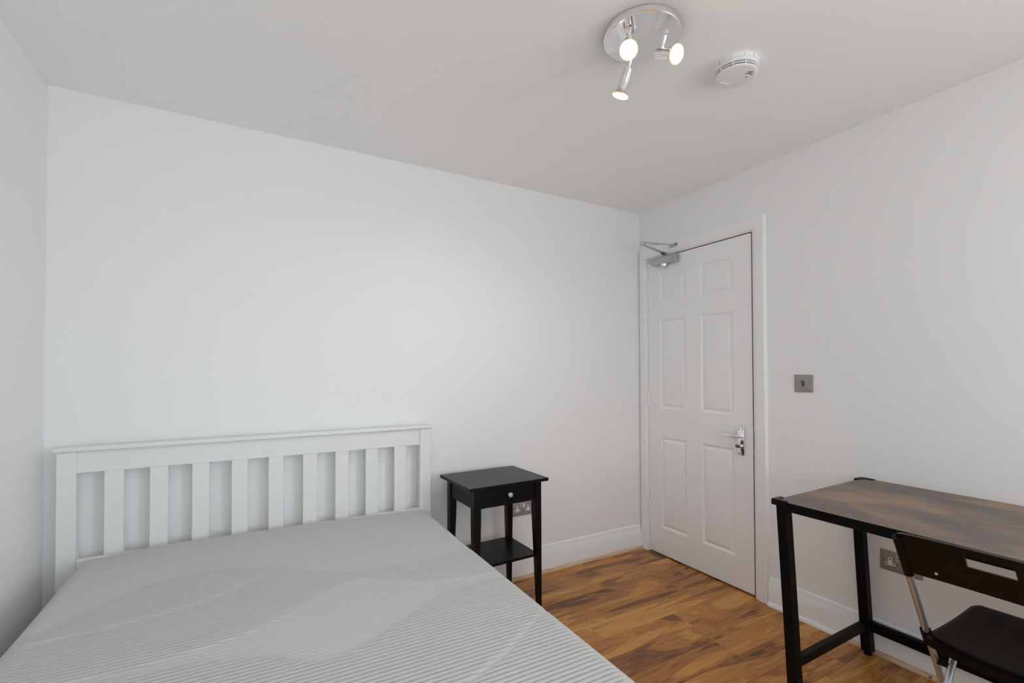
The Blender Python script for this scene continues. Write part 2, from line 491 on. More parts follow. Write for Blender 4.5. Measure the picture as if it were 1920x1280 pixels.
# ------------------------------------------------------------------ door: leaf with six raised panels
LY0, LY1, LZ0, LZ1, DT = -0.0800, -0.8390, 0.009, 1.9825, 0.038
cols = [(-0.182, -0.392), (-0.505, -0.722)]
rows = [(0.184, 0.786), (0.975, 1.566), (1.684, 1.874)]
pan = [(c[1], c[0], r[0], r[1]) for c in cols for r in rows]     # y0<y1, z0<z1
bm = new()
ys = sorted({LY1, LY0, *[v for c in cols for v in c]})
zs = sorted({LZ0, LZ1, *[v for r in rows for v in r]})
def is_panel(y0, y1, z0, z1):
    return any(abs(p[0] - y0) < 1e-6 and abs(p[1] - y1) < 1e-6 and abs(p[2] - z0) < 1e-6 and abs(p[3] - z1) < 1e-6 for p in pan)
V = {}
def vv(x, y, z):
    k = (round(x, 5), round(y, 5), round(z, 5))
    if k not in V: V[k] = bm.verts.new(k)
    return V[k]
for i in range(len(ys) - 1):
    for j in range(len(zs) - 1):
        y0, y1, z0, z1 = ys[i], ys[i + 1], zs[j], zs[j + 1]
        if not is_panel(y0, y1, z0, z1):
            bm.faces.new((vv(0, y0, z0), vv(0, y1, z0), vv(0, y1, z1), vv(0, y0, z1)))
        else:
            pr = [(0, 0)] + [(0.003, 0.0035), (0.008, 0.006), (0.013, 0.008), (0.016, 0.0085)]
            for (a0, d0), (a1, d1) in zip(pr, pr[1:]):
                o4 = [(y0 + a0, z0 + a0), (y1 - a0, z0 + a0), (y1 - a0, z1 - a0), (y0 + a0, z1 - a0)]
                i4 = [(y0 + a1, z0 + a1), (y1 - a1, z0 + a1), (y1 - a1, z1 - a1), (y0 + a1, z1 - a1)]
                for q in range(4):
                    bm.faces.new((vv(d0, *o4[q]), vv(d0, *o4[(q + 1) % 4]), vv(d1, *i4[(q + 1) % 4]), vv(d1, *i4[q])))
            bm.faces.new([vv(pr[-1][1], *q) for q in i4])
ring = [(LY1, LZ0), (LY0, LZ0), (LY0, LZ1), (LY1, LZ1)]
for q in range(4):
    (ya, za), (yb, zb) = ring[q], ring[(q + 1) % 4]
    bm.faces.new((vv(0, ya, za), vv(DT, ya, za), vv(DT, yb, zb), vv(0, yb, zb))) if False else None
bx = new()
box(bx, 0.0095, DT, LY1, LY0, LZ0, LZ1)
tmp = bpy.data.meshes.new('t'); bx.to_mesh(tmp); bx.free(); bm.from_mesh(tmp); bpy.data.meshes.remove(tmp)
# edge strips closing the leaf between face and core
for (y0, y1, z0, z1) in ((LY1, LY1, LZ0, LZ1), (LY0, LY0, LZ0, LZ1)):
    bm.faces.new([bm.verts.new(p) for p in ((0, y0, z0), (0.0095, y0, z0), (0.0095, y0, z1), (0, y0, z1))])
for z in (LZ0, LZ1):
    bm.faces.new([bm.verts.new(p) for p in ((0, LY1, z), (0.0095, LY1, z), (0.0095, LY0, z), (0, LY0, z))])
door = struct('door_1', bm, M_GLOSS, None, 25)
for (y0, y1, z0, z1) in pan:
    bm = new()
    pr = [(0.0165, 0.0085), (0.019, 0.0068), (0.033, 0.0010), (0.036, 0.0006)]
    prev = None
    for a, d in pr:
        r4 = [bm.verts.new((d, y, z)) for y, z in ((y0 + a, z0 + a), (y1 - a, z0 + a), (y1 - a, z1 - a), (y0 + a, z1 - a))]
        if prev:
            for q in range(4):
                bm.faces.new((prev[q], prev[(q + 1) % 4], r4[(q + 1) % 4], r4[q]))
        prev = r4
    bm.faces.new(prev)
    obj('panel', bm, M_GLOSS, door, 20)
# dark strips standing in for shade in the gaps at leaf edge and lining head
bm = new(); box(bm, 0.0008, 0.036, LY1 - 0.0008, LY1 + 0.001, LZ0, LZ1); obj('edge_gap_shade', bm, M_GAP, door)
bm = new(); box(bm, 0.0005, 0.036, LY1 - 0.004, LY0, DZ - 0.0252, DZ - 0.0235); obj('head_gap_shade', bm, M_GAP, door)
# hinges: leaf plates with knuckle barrels
for zc in (1.785, 1.037, 0.288):
    bm = new()
    box(bm, -0.0015, 0.002, -0.0835, -0.072, zc - 0.05, zc + 0.05)
    hg = obj('hinge', bm, M_GLOSS, door)
    for i, (a, c) in enumerate(((-0.052, -0.032), (-0.031, -0.011), (-0.010, 0.010), (0.011, 0.031), (0.032, 0.052))):
        bm = new(); cyl(bm, (-0.0065, -0.0785, zc + a), (-0.0065, -0.0785, zc + c), 0.0062 if i % 2 == 0 else 0.0055, 14)
        obj('knuckle', bm, M_GLOSS, hg, 40)
# lever handle on backplate with keyhole cover
bm = new(); box(bm, -0.0075, 0.0, -0.790, -0.749, 0.757, 0.908, 0.003)
hp = obj('handle_plate', bm, M_CHROME, door, 40); hp['label'] = 'polished chrome lever handle backplate'
bm = new()
cyl(bm, (-0.0075, -0.770, 0.862), (-0.040, -0.770, 0.862), 0.0095, 18)
tube(bm, [(-0.040, -0.776, 0.862), (-0.046, -0.768, 0.862), (-0.048, -0.752, 0.863), (-0.048, -0.730, 0.864), (-0.047, -0.690, 0.864), (-0.046, -0.658, 0.865)], 0.0075, 0.0075, 14, (0, 0, 1))
obj('lever', bm, M_CHROME, hp, 50)
bm = new()
cyl(bm, (-0.0075, -0.772, 0.806), (-0.022, -0.772, 0.806), 0.0085, 16)
obj('lock_cylinder', bm, M_CHROME, hp, 50)
bm = new()
q = Matrix.Translation((-0.028, -0.764, 0.808)) @ Matrix.Diagonal((0.55, 1.45, 0.95, 1))
bmesh.ops.create_uvsphere(bm, u_segments=16, v_segments=10, radius=0.0105, matrix=q)
obj('thumb_turn', bm, M_DKCH, hp, 60)
for y, z in ((-0.758, 0.899), (-0.781, 0.899), (-0.758, 0.767), (-0.781, 0.767)):
    bm = new(); cyl(bm, (-0.007, y, z), (-0.0085, y, z), 0.0035, 10)
    obj('screw', bm, M_DKCH, hp)
bm = new(); box(bm, -0.0010, 0.03, -0.8455, -0.8405, 0.77, 0.92); obj('latch_plate', bm, M_DKCH, door)
b = new(); box(b, -0.0016, 0.02, DY1 + 0.0265, DY1 + 0.0235, 0.80, 0.895); obj('strike_plate', b, M_SILVER, door)

# ------------------------------------------------------------------ door closer
cl = thing('door_closer', 'silver overhead door closer with folded two-piece arm above the white door', 'door closer', (-0.02, -0.24, 1.94))
bm = new()
prof = [(-0.123, 1.976), (-0.123, 1.952), (-0.140, 1.938), (-0.165, 1.928), (-0.345, 1.926), (-0.345, 1.974)]
mx = Matrix(((0, 0, -1, 0), (1, 0, 0, 0), (0, 1, 0, 0), (0, 0, 0, 1)))      # local (x,y,z) -> world (-z, x, y)
prism(bm, prof, mx, 0.0, 0.042, 0.004)
obj('body', bm, M_SILVER, cl, 30)
bm = new(); box(bm, -0.040, -0.004, -0.352, -0.345, 1.929, 1.972, 0.002); obj('end_cap', bm, M_SILVER, cl, 30)
bm = new()
bm.free()
for z in (1.941, 1.951, 1.961):
    bm = new(); cyl(bm, (-0.022, -0.3515, z), (-0.022, -0.3545, z), 0.0035, 10); obj('adjustment_screw', bm, M_DKCH, cl)
for y in (-0.313, -0.329):
    bm = new(); box(bm, -0.0425, -0.041, y - 0.001, y + 0.001, 1.929, 1.971); obj('cover_seam', bm, M_DKCH, cl)
bm = new()
cyl(bm, (-0.021, -0.240, 1.928), (-0.021, -0.240, 1.914), 0.020, 24, 0.017)
obj('pinion_cap', bm, M_CHROME, cl, 40)
bm = new()
cyl(bm, (-0.021, -0.240, 1.974), (-0.021, -0.240, 2.000), 0.009, 16)
bar(bm, (-0.010, -0.232, 1.998), (-0.050, -0.252, 2.000), 0.022, 0.010, 0.001)
obj('spindle', bm, M_DKCH, cl, 40)
E1 = Vector((-0.285, -0.305, 2.010))
bm = new(); bar(bm, (-0.020, -0.240, 2.001), E1, 0.019, 0.007, 0.0012); obj('main_arm', bm, M_SILVER, cl)
bm = new()
cyl(bm, E1 + Vector((0, 0, -0.008)), E1 + Vector((0, 0, 0.020)), 0.0105, 16); obj('elbow', bm, M_SILVER, cl, 40)
E2 = Vector((-0.034, -0.318, 2.036)); mid = E1.lerp(E2, 0.55) + Vector((0, 0, 0.004))
bm = new(); bar(bm, E1 + Vector((0, 0, 0.011)), mid, 0.014, 0.010, 0.002); bar(bm, mid - (mid - E1) * 0.01, mid + (mid - E1) * 0.02, 0.017, 0.013, 0.002)
obj('link_sleeve', bm, M_SILVER, cl)
bm = new(); cyl(bm, mid, E2, 0.0042, 12); obj('link_rod', bm, M_SILVER, cl, 40)
bm = new()
box(bm, -0.021, -0.018, -0.352, -0.286, 2.024, 2.046, 0.001)
box(bm, -0.044, -0.021, -0.334, -0.304, 2.024, 2.030, 0.001); cyl(bm, (-0.035, -0.319, 2.026), (-0.035, -0.319, 2.042), 0.007, 14)
obj('frame_bracket', bm, M_SILVER, cl, 40)
bm = new(); cyl(bm, (-0.020, -0.344, 2.037), (-0.024, -0.344, 2.037), 0.006, 12); obj('screw', bm, M_DKCH, cl, 40)

# ------------------------------------------------------------------ electrical plates
def plate_frame(center, right, out):
    right, out = Vector(right), Vector(out)
    mm = Matrix((right, Vector((0, 0, 1)), out)).transposed().to_4x4()
    mm.translation = Vector(center)
    return mm                                              # local x right, y up, z out of wall
def rrect(w, h, r, n=4):
    pts = []
    for cx, cy, a0 in ((w / 2 - r, h / 2 - r, 0), (-w / 2 + r, h / 2 - r, 90), (-w / 2 + r, -h / 2 + r, 180), (w / 2 - r, -h / 2 + r, 270)):
        for i in range(n + 1):
            a = math.radians(a0 + 90 * i / n)
            pts.append((cx + r * math.cos(a), cy + r * math.sin(a)))
    return pts
def lbox(bm, mm, cx, cy, w, h, z0, z1, bev=0.0):
    xbox(bm, mm @ Matrix.Translation((cx, cy, (z0 + z1) / 2)), w, h, z1 - z0, bev)
def socket(center, right, out, label):
    t = thing('wall_socket', label, 'socket', center)
    mm = plate_frame(center, right, out)
    bm = new(); prism(bm, rrect(0.146, 0.0855, 0.003), mm, 0, 0.0055, 0.0012); obj('face_plate', bm, M_PLATE, t, 30)
    for cx in (-0.0365, 0.0365):
        bm = new()
        P = [(-0.0062, 0.016), (-0.0045, 0.0178), (0.0045, 0.0178), (0.0062, 0.016), (0.0062, -0.0045), (0.0165, -0.0045), (0.0178, -0.006),
             (0.0178, -0.0145), (0.0165, -0.016), (-0.0165, -0.016), (-0.0178, -0.0145), (-0.0178, -0.006), (-0.0165, -0.0045), (-0.0062, -0.0045)]
        prism(bm, [(x + cx, y - 0.002) for x, y in P], mm, 0.004, 0.0062, 0.0003); ins = obj('socket_insert', bm, M_WPL, t, 30)
        bm = new()
        lbox(bm, mm, cx, 0.0075, 0.0042, 0.0085, 0.005, 0.0064)
        for s in (-1, 1): lbox(bm, mm, cx + s * 0.0112, -0.0122, 0.0066, 0.0042, 0.005, 0.0064)
        obj('pin_hole', bm, M_GAP, ins)
    for cx in (-0.0075, 0.0075):
        bm = new(); lbox(bm, mm, cx, 0.0175, 0.0135, 0.0215, 0.004, 0.0066, 0.0006); sw = obj('switch_surround', bm, M_WPL, t)
        bm = new(); xbox(bm, mm @ Matrix.Translation((cx, 0.0175, 0.0068)) @ Matrix.Rotation(math.radians(6), 4, 'X'), 0.0088, 0.0165, 0.004, 0.0005)
        obj('rocker', bm, M_PLATE if cx < 0 else M_WPL, sw)
    for cx in (-0.0605, 0.0605):
        bm = new(); lathe(bm, [(0.0032, 0.005), (0.0030, 0.0062)], mm @ Matrix.Translation((cx, 0.0, 0)), 12); obj('screw', bm, M_DKCH, t)
socket((-0.967, 0, 0.409), (1, 0, 0), (0, -1, 0), 'steel double wall socket low on the back wall behind the black bedside table')
socket((0, -1.4955, 0.4145), (0, -1, 0), (-1, 0, 0), 'steel double wall socket on the right wall under the desk, behind the chair back')
c = (0, -1.1095, 1.1635)
t = thing('light_switch', 'square brushed steel light switch on the wall right of the door', 'light switch', c)
mm = plate_frame(c, (0, -1, 0), (-1, 0, 0))
bm = new(); prism(bm, rrect(0.0885, 0.0865, 0.003), mm, 0, 0.0055, 0.0012); obj('face_plate', bm, M_PLATE, t, 30)
bm = new(); xbox(bm, mm @ Matrix.Translation((0, 0.001, 0.006)) @ Matrix.Rotation(math.radians(10), 4, 'X'), 0.0165, 0.030, 0.005, 0.0006); obj('rocker', bm, M_CHROME, t)
for cx in (-0.031, 0.031):
    bm = new(); lathe(bm, [(0.0032, 0.005), (0.0030, 0.0062)], mm @ Matrix.Translation((cx, 0, 0)), 12); obj('screw', bm, M_DKCH, t)

# ------------------------------------------------------------------ ceiling spotlight fixture
FC = Vector((-1.280, -1.312, H)); FR = 0.122
lt = thing('ceiling_spotlight', 'round chrome ceiling light with three lit spot lamps', 'ceiling light', FC)
bm = new(); lathe(bm, [(FR - 0.004, 0), (FR, -0.003), (FR, -0.018), (FR - 0.003, -0.021)], Matrix.Translation(FC), 64); obj('canopy', bm, M_BRUSH, lt, 40)
# polished swoosh covering the left part of the disc
a0, a1 = math.radians(243), math.radians(118)
rimpts = [(0.1195 * math.cos(a0 + (a1 - a0) * i / 24), 0.1195 * math.sin(a0 + (a1 - a0) * i / 24)) for i in range(25)]
P0, P1 = Vector(rimpts[-1]), Vector(rimpts[0])
curve = []
for i in range(1, 20):
    s = i / 20
    c1 = Vector((0.02, 0.03)); c2 = Vector((-0.005, -0.07))
    p = P0 * (1 - s) ** 3 + c1 * 3 * s * (1 - s) ** 2 + c2 * 3 * s * s * (1 - s) + P1 * s ** 3
    curve.append((p.x, p.y))
bm = new(); prism(bm, rimpts + curve, Matrix.Translation(FC), -0.0245, -0.020); obj('polished_plate', bm, M_CHROME, lt, 40)
camdir = Vector((-0.575, -0.61, -0.56)); rv = Vector((0.873, -0.488, 0))
lamps = [(Vector((-1.352, -1.330, 2.309)), Vector((-1.362, -1.338, 2.234)), (camdir - rv * 0.15 + Vector((0, 0, 0.0))).normalized()),
         (Vector((-1.228, -1.366, 2.313)), Vector((-1.220, -1.402, 2.229)), (camdir + rv * 0.72).normalized()),
         (Vector((-1.262, -1.247, 2.313)), Vector((-1.276, -1.206, 2.182)), Vector((-0.12, 0.36, -0.92)).normalized())]
for i, (base, face, d) in enumerate(lamps):
    q = d.to_track_quat('Z', 'Y').to_matrix().to_4x4(); q.translation = face      # local z = beam direction, face at z=0
    back = face - d * 0.082
    bm = new()
    lathe(bm, [(0.012, 0.0), (0.012, -0.003), (0.0055, -0.005)], Matrix.Translation(base), 18)
    tube(bm, [base, base.lerp(back, 0.45) + Vector((0, 0, -0.012)), back], 0.0055, 0.0055, 12, (1, 0.2, 0))
    obj('arm', bm, M_CHROME, lt, 50)
    bm = new()
    lathe(bm, [(0.010, -0.088), (0.0165, -0.084), (0.0175, -0.045), (0.0185, -0.024), (0.0220, -0.012), (0.0265, -0.006), (0.0285, -0.003), (0.0285, -0.0015), (0.0250, -0.0012)], q, 32, True, True)
    hd = obj('lamp_head', bm, M_CHROME, lt, 50)
    bm = new(); lathe(bm, [(0.0246, -0.0008), (0.0246, 0.0008), (0.017, 0.0026), (0.006, 0.0033)], q, 32); obj('bulb', bm, M_BULB, hd, 50)
    bm = new(); lathe(bm, [(0.0247, -0.001), (0.0247, 0.0012), (0.0262, 0.0026), (0.0282, 0.0012), (0.0286, -0.0014)], q, 32, False, False); obj('bulb_rim', bm, M_RIM, hd, 50)
    d_ = bpy.data.lights.new('lamp_light', 'SPOT'); d_.energy = LAMP_W * 3.2; d_.color = (0.94, 0.97, 1.0)
    d_.spot_size = math.radians(138); d_.spot_blend = 1.0; d_.shadow_soft_size = 0.024
    lo = bpy.data.objects.new('lamp_light', d_); lo.location = Vector(face + d * 0.030) - FC
    lo.rotation_euler = (-d).to_track_quat('Z', 'Y').to_euler(); lo.parent = lt; COL.objects.link(lo)

# ------------------------------------------------------------------ smoke detector
DC = Vector((-0.862, -1.357, H)); SS = 1.36
sd = thing('smoke_detector', 'round white smoke alarm on the ceiling beside the spotlight', 'smoke alarm', DC)
tm = Matrix.Translation(DC) @ Matrix.Diagonal((SS, SS, 1.22, 1))
bm = new(); lathe(bm, [(0.0555, 0), (0.0560, -0.002), (0.0560, -0.0125), (0.0545, -0.0135)], tm, 64); obj('base_ring', bm, M_WPL, sd, 40)
bm = new()
lathe(bm, [(0.0535, -0.0135), (0.0550, -0.0145), (0.0548, -0.0225), (0.0520, -0.0230), (0.0520, -0.0255), (0.0540, -0.0258), (0.0535, -0.0282),
           (0.0505, -0.0286), (0.0505, -0.0312), (0.0522, -0.0315), (0.0517, -0.0345), (0.0500, -0.0362), (0.0470, -0.0370), (0.0250, -0.0378)], tm, 64)
obj('cover', bm, M_WPL, sd, 35)
bm = new()
for rr, z0, z1 in ((0.0524, -0.0229, -0.0256), (0.0509, -0.0285, -0.0313)):
    lathe(bm, [(rr, z0), (rr, z1)], tm, 64, False, False)
obj('vent_slot', bm, M_GREYP, sd, 40)
for k in range(11):
    bm = new()
    a = 2 * PI * k / 11 + 0.2
    mm = tm @ Matrix.Rotation(a, 4, 'Z')
    xbox(bm, mm @ Matrix.Translation((0.0515, 0, -0.0272)), 0.0055, 0.0022, 0.0100)
    obj('vent_rib', bm, M_WPL, sd)
def on_face(px_r, px_u): return DC + (rt * px_r + Vector((-fw.x, -fw.y, 0)).normalized() * px_u) * SS
for (u, v, w) in ((0.0265, 0.024, 0.013), (0.0235, 0.018, 0.013), (0.0345, 0.014, 0.006), (0.0260, 0.004, 0.006)):
    p = on_face(u, v); mm = Matrix.Translation((p.x, p.y, H - 0.0378 * 1.22)) @ Matrix.Rotation(-YAW, 4, 'Z')
    bm = new(); xbox(bm, mm, w * SS, 0.003, 0.0012)
    obj('sounder_slot', bm, M_GREYP, sd)
bm = new()
p = on_face(-0.020, -0.026)
mm = Matrix.Translation((p.x, p.y, H - 0.0378 * 1.22)) @ Matrix.Rotation(-YAW + 0.25, 4, 'Z')
prism(bm, rrect(0.035, 0.012, 0.0058, 6), mm @ Matrix.Rotation(PI, 4, 'X'), -0.001, 0.0012, 0.0004); obj('test_button', bm, M_WPL, sd, 40)
for k in (-2, 1, 2.2, 4.0):
    bm = new()
    a = math.radians(215 + 22 * k)
    xbox(bm, tm @ Matrix.Rotation(a, 4, 'Z') @ Matrix.Translation((0.0559, 0, -0.007)), 0.0006, 0.0006, 0.010)
    obj('seam', bm, M_GREYP, sd)

# ------------------------------------------------------------------ bed
bed = thing('double_bed', 'white wooden double bed frame with slatted headboard against the back wall', 'bed', (-2.29, -1.0, 0))
HF, HB = -0.078, -0.042                     # headboard front and back faces
for x0, x1 in ((-3.0187, -2.9616), (-1.6249, -1.5668)):
    bm = new(); box(bm, x0, x1, HB, HF, 0.0, 0.9303, 0.003); obj('headboard_post', bm, M_BEDW, bed)
bm = new(); box(bm, -3.0291, -1.5599, HB + 0.006, HF - 0.008, 0.9303, 0.9487, 0.006, 3); obj('headboard_cap', bm, M_BEDW, bed, 40)
bm = new(); box(bm, -2.9621, -1.6243, HB - 0.006, HF + 0.008, 0.8490, 0.9308, 0.002); obj('top_rail', bm, M_BEDW, bed)
bm = new(); box(bm, -2.9621, -1.6243, HB - 0.002, HF + 0.004, 0.36, 0.5215, 0.003); obj('bottom_rail', bm, M_BEDW, bed)
for i in range(9):
    x = -2.8822 + 0.1409 * i
    bm = new(); box(bm, x, x + 0.0600, HB - 0.008, HF + 0.010, 0.5195, 0.8509, 0.0015); obj('headboard_slat', bm, M_BEDW, bed)
BY = -2.02
for x0, x1 in ((-3.0, -2.972), (-1.612, -1.584)):
    bm = new(); box(bm, x0 + 0.012 * (1 if x0 < -2 else -1), x1 + 0.012 * (1 if x0 < -2 else -1), BY + 0.03, HF - 0.0005, 0.19, 0.33, 0.003); obj('side_rail', bm, M_BEDW, bed)
for x0, x1 in ((-3.0187, -2.9616), (-1.6249, -1.5668)):
    bm = new(); box(bm, x0, x1, BY - 0.028, BY + 0.029, 0.0, 0.40, 0.003); obj('footboard_post', bm, M_BEDW, bed)
bm = new(); box(bm, -2.9621, -1.6243, BY - 0.012, BY + 0.014, 0.17, 0.385, 0.003); obj('footboard_panel', bm, M_BEDW, bed)
for i in range(12):
    y = -0.17 - i * 0.155
    bm = new(); box(bm, -2.962, -1.622, y - 0.035, y + 0.035, 0.282, 0.300, 0.001); obj('bed_slat', bm, M_PINE, bed)

# mattress: ribbed knit cover with plain leaf shaped fields
def build_mattress():
    K = np.array([(-3.2, -1.02), (-2.93, -0.80), (-2.871, -0.726), (-2.82, -0.656), (-2.737, -0.566), (-2.691, -0.529), (-2.62, -0.50), (-2.538, -0.487), (-2.45, -0.50),
                  (-2.358, -0.535), (-2.216, -0.642), (-2.096, -0.716), (-1.988, -0.738), (-1.90, -0.745), (-1.817, -0.744), (-1.72, -0.73), (-1.64, -0.708), (-1.4, -0.64)])
    A = np.array([(-2.78, -1.02), (-2.622, -1.035), (-2.469, -1.009), (-2.38, -0.985), (-2.298, -0.94), (-2.199, -0.854), (-2.135, -0.817), (-2.09, -0.802), (-2.047, -0.803), (-1.99, -0.846),
                  (-1.918, -0.905), (-1.84, -0.932), (-1.745, -0.949), (-1.528, -0.970), (-1.45, -0.985), (-1.528, -0.992), (-1.769, -1.003), (-1.868, -1.022), (-1.95, -1.07),
                  (-2.022, -1.119), (-2.089, -1.165), (-2.164, -1.202), (-2.20, -1.214), (-2.242, -1.212), (-2.296, -1.168), (-2.352, -1.125), (-2.464, -1.085), (-2.622, -1.062), (-2.78, -1.05)])
    B = np.array([(-2.62, -1.45), (-2.45, -1.40), (-2.30, -1.33), (-2.18, -1.31), (-2.05, -1.36), (-2.0, -1.45), (-2.1, -1.60), (-2.3, -1.66), (-2.5, -1.60)]) + np.array([0.0, -0.08])
    S1 = np.array([(-2.96, -0.80), (-2.865, -0.792), (-2.724, -0.781), (-2.611, -0.765), (-2.518, -0.735), (-2.44, -0.69), (-2.379, -0.634), (-2.32, -0.548), (-2.29, -0.49)])
    S2 = np.array([(-2.10, -1.50), (-2.02, -1.475), (-1.929, -1.437), (-1.832, -1.39), (-1.737, -1.326), (-1.656, -1.275), (-1.60, -1.225)])
    X0, X1, YA, YB = -2.943, -1.593, -0.084, -1.970
    nx, ny = 220, 1500
    R = 0.058; SIDE = 0.17
    def axis(n, lo, hi, hl):
        # parameter runs: side wall, rounding, flat top, rounding, side wall -> list of (offset-in coordinate, drop)
        arc = [(R - R * math.cos(a), R - R * math.sin(a)) for a in np.linspace(0, PI / 2, 9)]
        head = [(0.0, SIDE), (0.0, 0.5 * (SIDE + R))] + arc
        flat = np.linspace(lo + R, hi - R, n)[1:-1]
        pos = [lo + a for a, d in head] + list(flat) + [hi - a for a, d in reversed(head)]
        drop = [d for a, d in head] + [0] * len(flat) + [d for a, d in reversed(head)]
        return np.array(pos), np.array(drop)
    xs, dx = axis(nx, X0, X1, True)
    ys, dy = axis(ny, YB, YA, True)
    ys, dy = ys[::-1].copy(), dy[::-1].copy()
    XX, YY = np.meshgrid(xs, ys)
    DX, DY = np.meshgrid(dx, dy)
    # rounded corners in plan: pull corner points in
    cx, cy, CR = (X0 + X1) / 2, (YA + YB) / 2, 0.085
    hx, hy = (X1 - X0) / 2, (YA - YB) / 2
    ux, uy = XX - cx, YY - cy
    ex, ey = np.abs(ux) - (hx - CR), np.abs(uy) - (hy - CR)
    both = (ex > 0) & (ey > 0)
    s = np.where(both, np.maximum(ex, ey) / np.maximum(np.hypot(ex, ey), 1e-9), 1.0)
    XX = np.where(both, cx + np.sign(ux) * (hx - CR + ex * s), XX)
    YY = np.where(both, cy + np.sign(uy) * (hy - CR + ey * s), YY)
    drop = np.maximum(DX, DY)
    corner = (DX > 0) & (DY > 0)
    rr_ = np.minimum(1.0, np.hypot(np.clip(R - (R - np.sqrt(np.maximum(0, R * R - (R - np.minimum(DX, R)) ** 2))), 0, R), 0) / R)
    drop = np.where(corner, np.minimum(SIDE, np.maximum(drop, np.hypot(DX, DY))), drop)
    # crowned, gently sloping top
    tx = np.clip((XX - X0) / (X1 - X0), 0, 1); ty = np.clip((YA - YY) / (YA - YB), 0, 1)
    top = 0.553 - 0.018 * tx + 0.004 * np.sin(PI * tx) - 0.010 * np.clip(ty * 4, 0, 1)
    back = np.exp(-((YY - YA) / 0.10) ** 2) * (np.exp(-((XX - X0) / 0.16) ** 2) * 0.022)
    top = top - back
    Z = top - drop
    # ribs
    def inside(poly):
        res = np.zeros(XX.shape, bool)
        px, py = poly[:, 0], poly[:, 1]
        j = len(px) - 1
        for i in range(len(px)):
            c = ((py[i] > YY) != (py[j] > YY))
            with np.errstate(divide='ignore', invalid='ignore'):
                xi = (px[j] - px[i]) * (YY - py[i]) / (py[j] - py[i] + 1e-12) + px[i]
            res ^= c & (XX < xi)
            j = i
        return res
    def dist(line, closed=False):
        D = np.full(XX.shape, 9.0)
        pts = list(line) + ([line[0]] if closed else [])
        for p, q in zip(pts, pts[1:]):
            d = q - p; l2 = (d ** 2).sum()
            t = np.clip(((XX - p[0]) * d[0] + (YY - p[1]) * d[1]) / l2, 0, 1)
            D = np.minimum(D, np.hypot(XX - p[0] - t * d[0], YY - p[1] - t * d[1]))
        return D
    def smooth(poly):
        sd_ = np.where(inside(poly), dist(poly, True), -dist(poly, True))
        return np.clip(sd_ / 0.005 + 0.5, 0, 1)
    up_ = np.interp(XX, K[:, 0], K[:, 1])
    plain = np.clip((YY - up_) / 0.004 + 0.5, 0, 1)
    for p in (A, B): plain = np.maximum(plain, smooth(p))
    for l_, w in ((S1, 0.009), (S2, 0.007)): plain = np.maximum(plain, np.clip((w - dist(l_)) / 0.004 + 0.5, 0, 1))
    rib = 1 - plain
    ph = 2 * PI * (YY + 0.010 * np.sin(XX * 2.3)) / 0.0150
    wave = 1.3 - 1.8 * np.exp(-((np.mod(ph, 2 * PI) - PI) / 0.85) ** 2)
    amp = 0.0008 + 0.0034 * rib
    # stitches running across the ribs
    st = np.zeros(XX.shape)
    for c0 in (-3.45, -3.10, -2.75, -2.40, -2.05):
        st = np.maximum(st, np.clip(1 - np.abs(XX - (c0 - YY * 0.95 + 0.06 * np.sin(YY * 5))) / 0.004, 0, 1))
    amp = amp * (1 - 0.55 * st) * np.clip(1 - 0.75 * drop / R, 0, 1)
    Z = Z + amp * (wave - 0.5) * (drop < R * 0.95)
    ins = np.where(drop >= R * 0.95, 1, 0)
    verts = np.stack([XX, YY, Z], -1).reshape(-1, 3)
    h_, w_ = XX.shape
    idx = np.arange(h_ * w_).reshape(h_, w_)
    quads = np.stack([idx[:-1, :-1], idx[1:, :-1], idx[1:, 1:], idx[:-1, 1:]], -1).reshape(-1, 4)
    origin = np.array((-2.27, -1.01, 0.30))
    me = bpy.data.meshes.new('mattress')
    me.vertices.add(len(verts)); me.vertices.foreach_set('co', (verts - origin).astype(np.float32).ravel())
    me.loops.add(quads.size); me.loops.foreach_set('vertex_index', quads.astype(np.int32).ravel())
    me.polygons.add(len(quads)); me.polygons.foreach_set('loop_start', np.arange(0, quads.size, 4, dtype=np.int32))
    me.update(calc_edges=True)
    at = me.attributes.new('rib', 'FLOAT', 'POINT'); at.data.foreach_set('value', rib.astype(np.float32).ravel())
    me.shade_smooth()
    me.materials.append(M_FABRIC)
    o = bpy.data.objects.new('mattress', me); COL.objects.link(o); o.location = origin
    o['w'] = list(map(float, origin))
    return o, (X0, X1, YA, YB, SIDE)
mt, (X0, X1, YA, YB, SIDE) = build_mattress()
mt['label'] = 'bare grey mattress with ribbed leaf-patterned knit cover on the white bed'
mt['category'] = 'mattress'
bm = new(); box(bm, X0 + 0.006, X1 - 0.006, YB + 0.006, YA - 0.006, 0.300, 0.545 - SIDE, 0.02, 3); obj('side_border', bm, M_FABRIC, mt, 40)

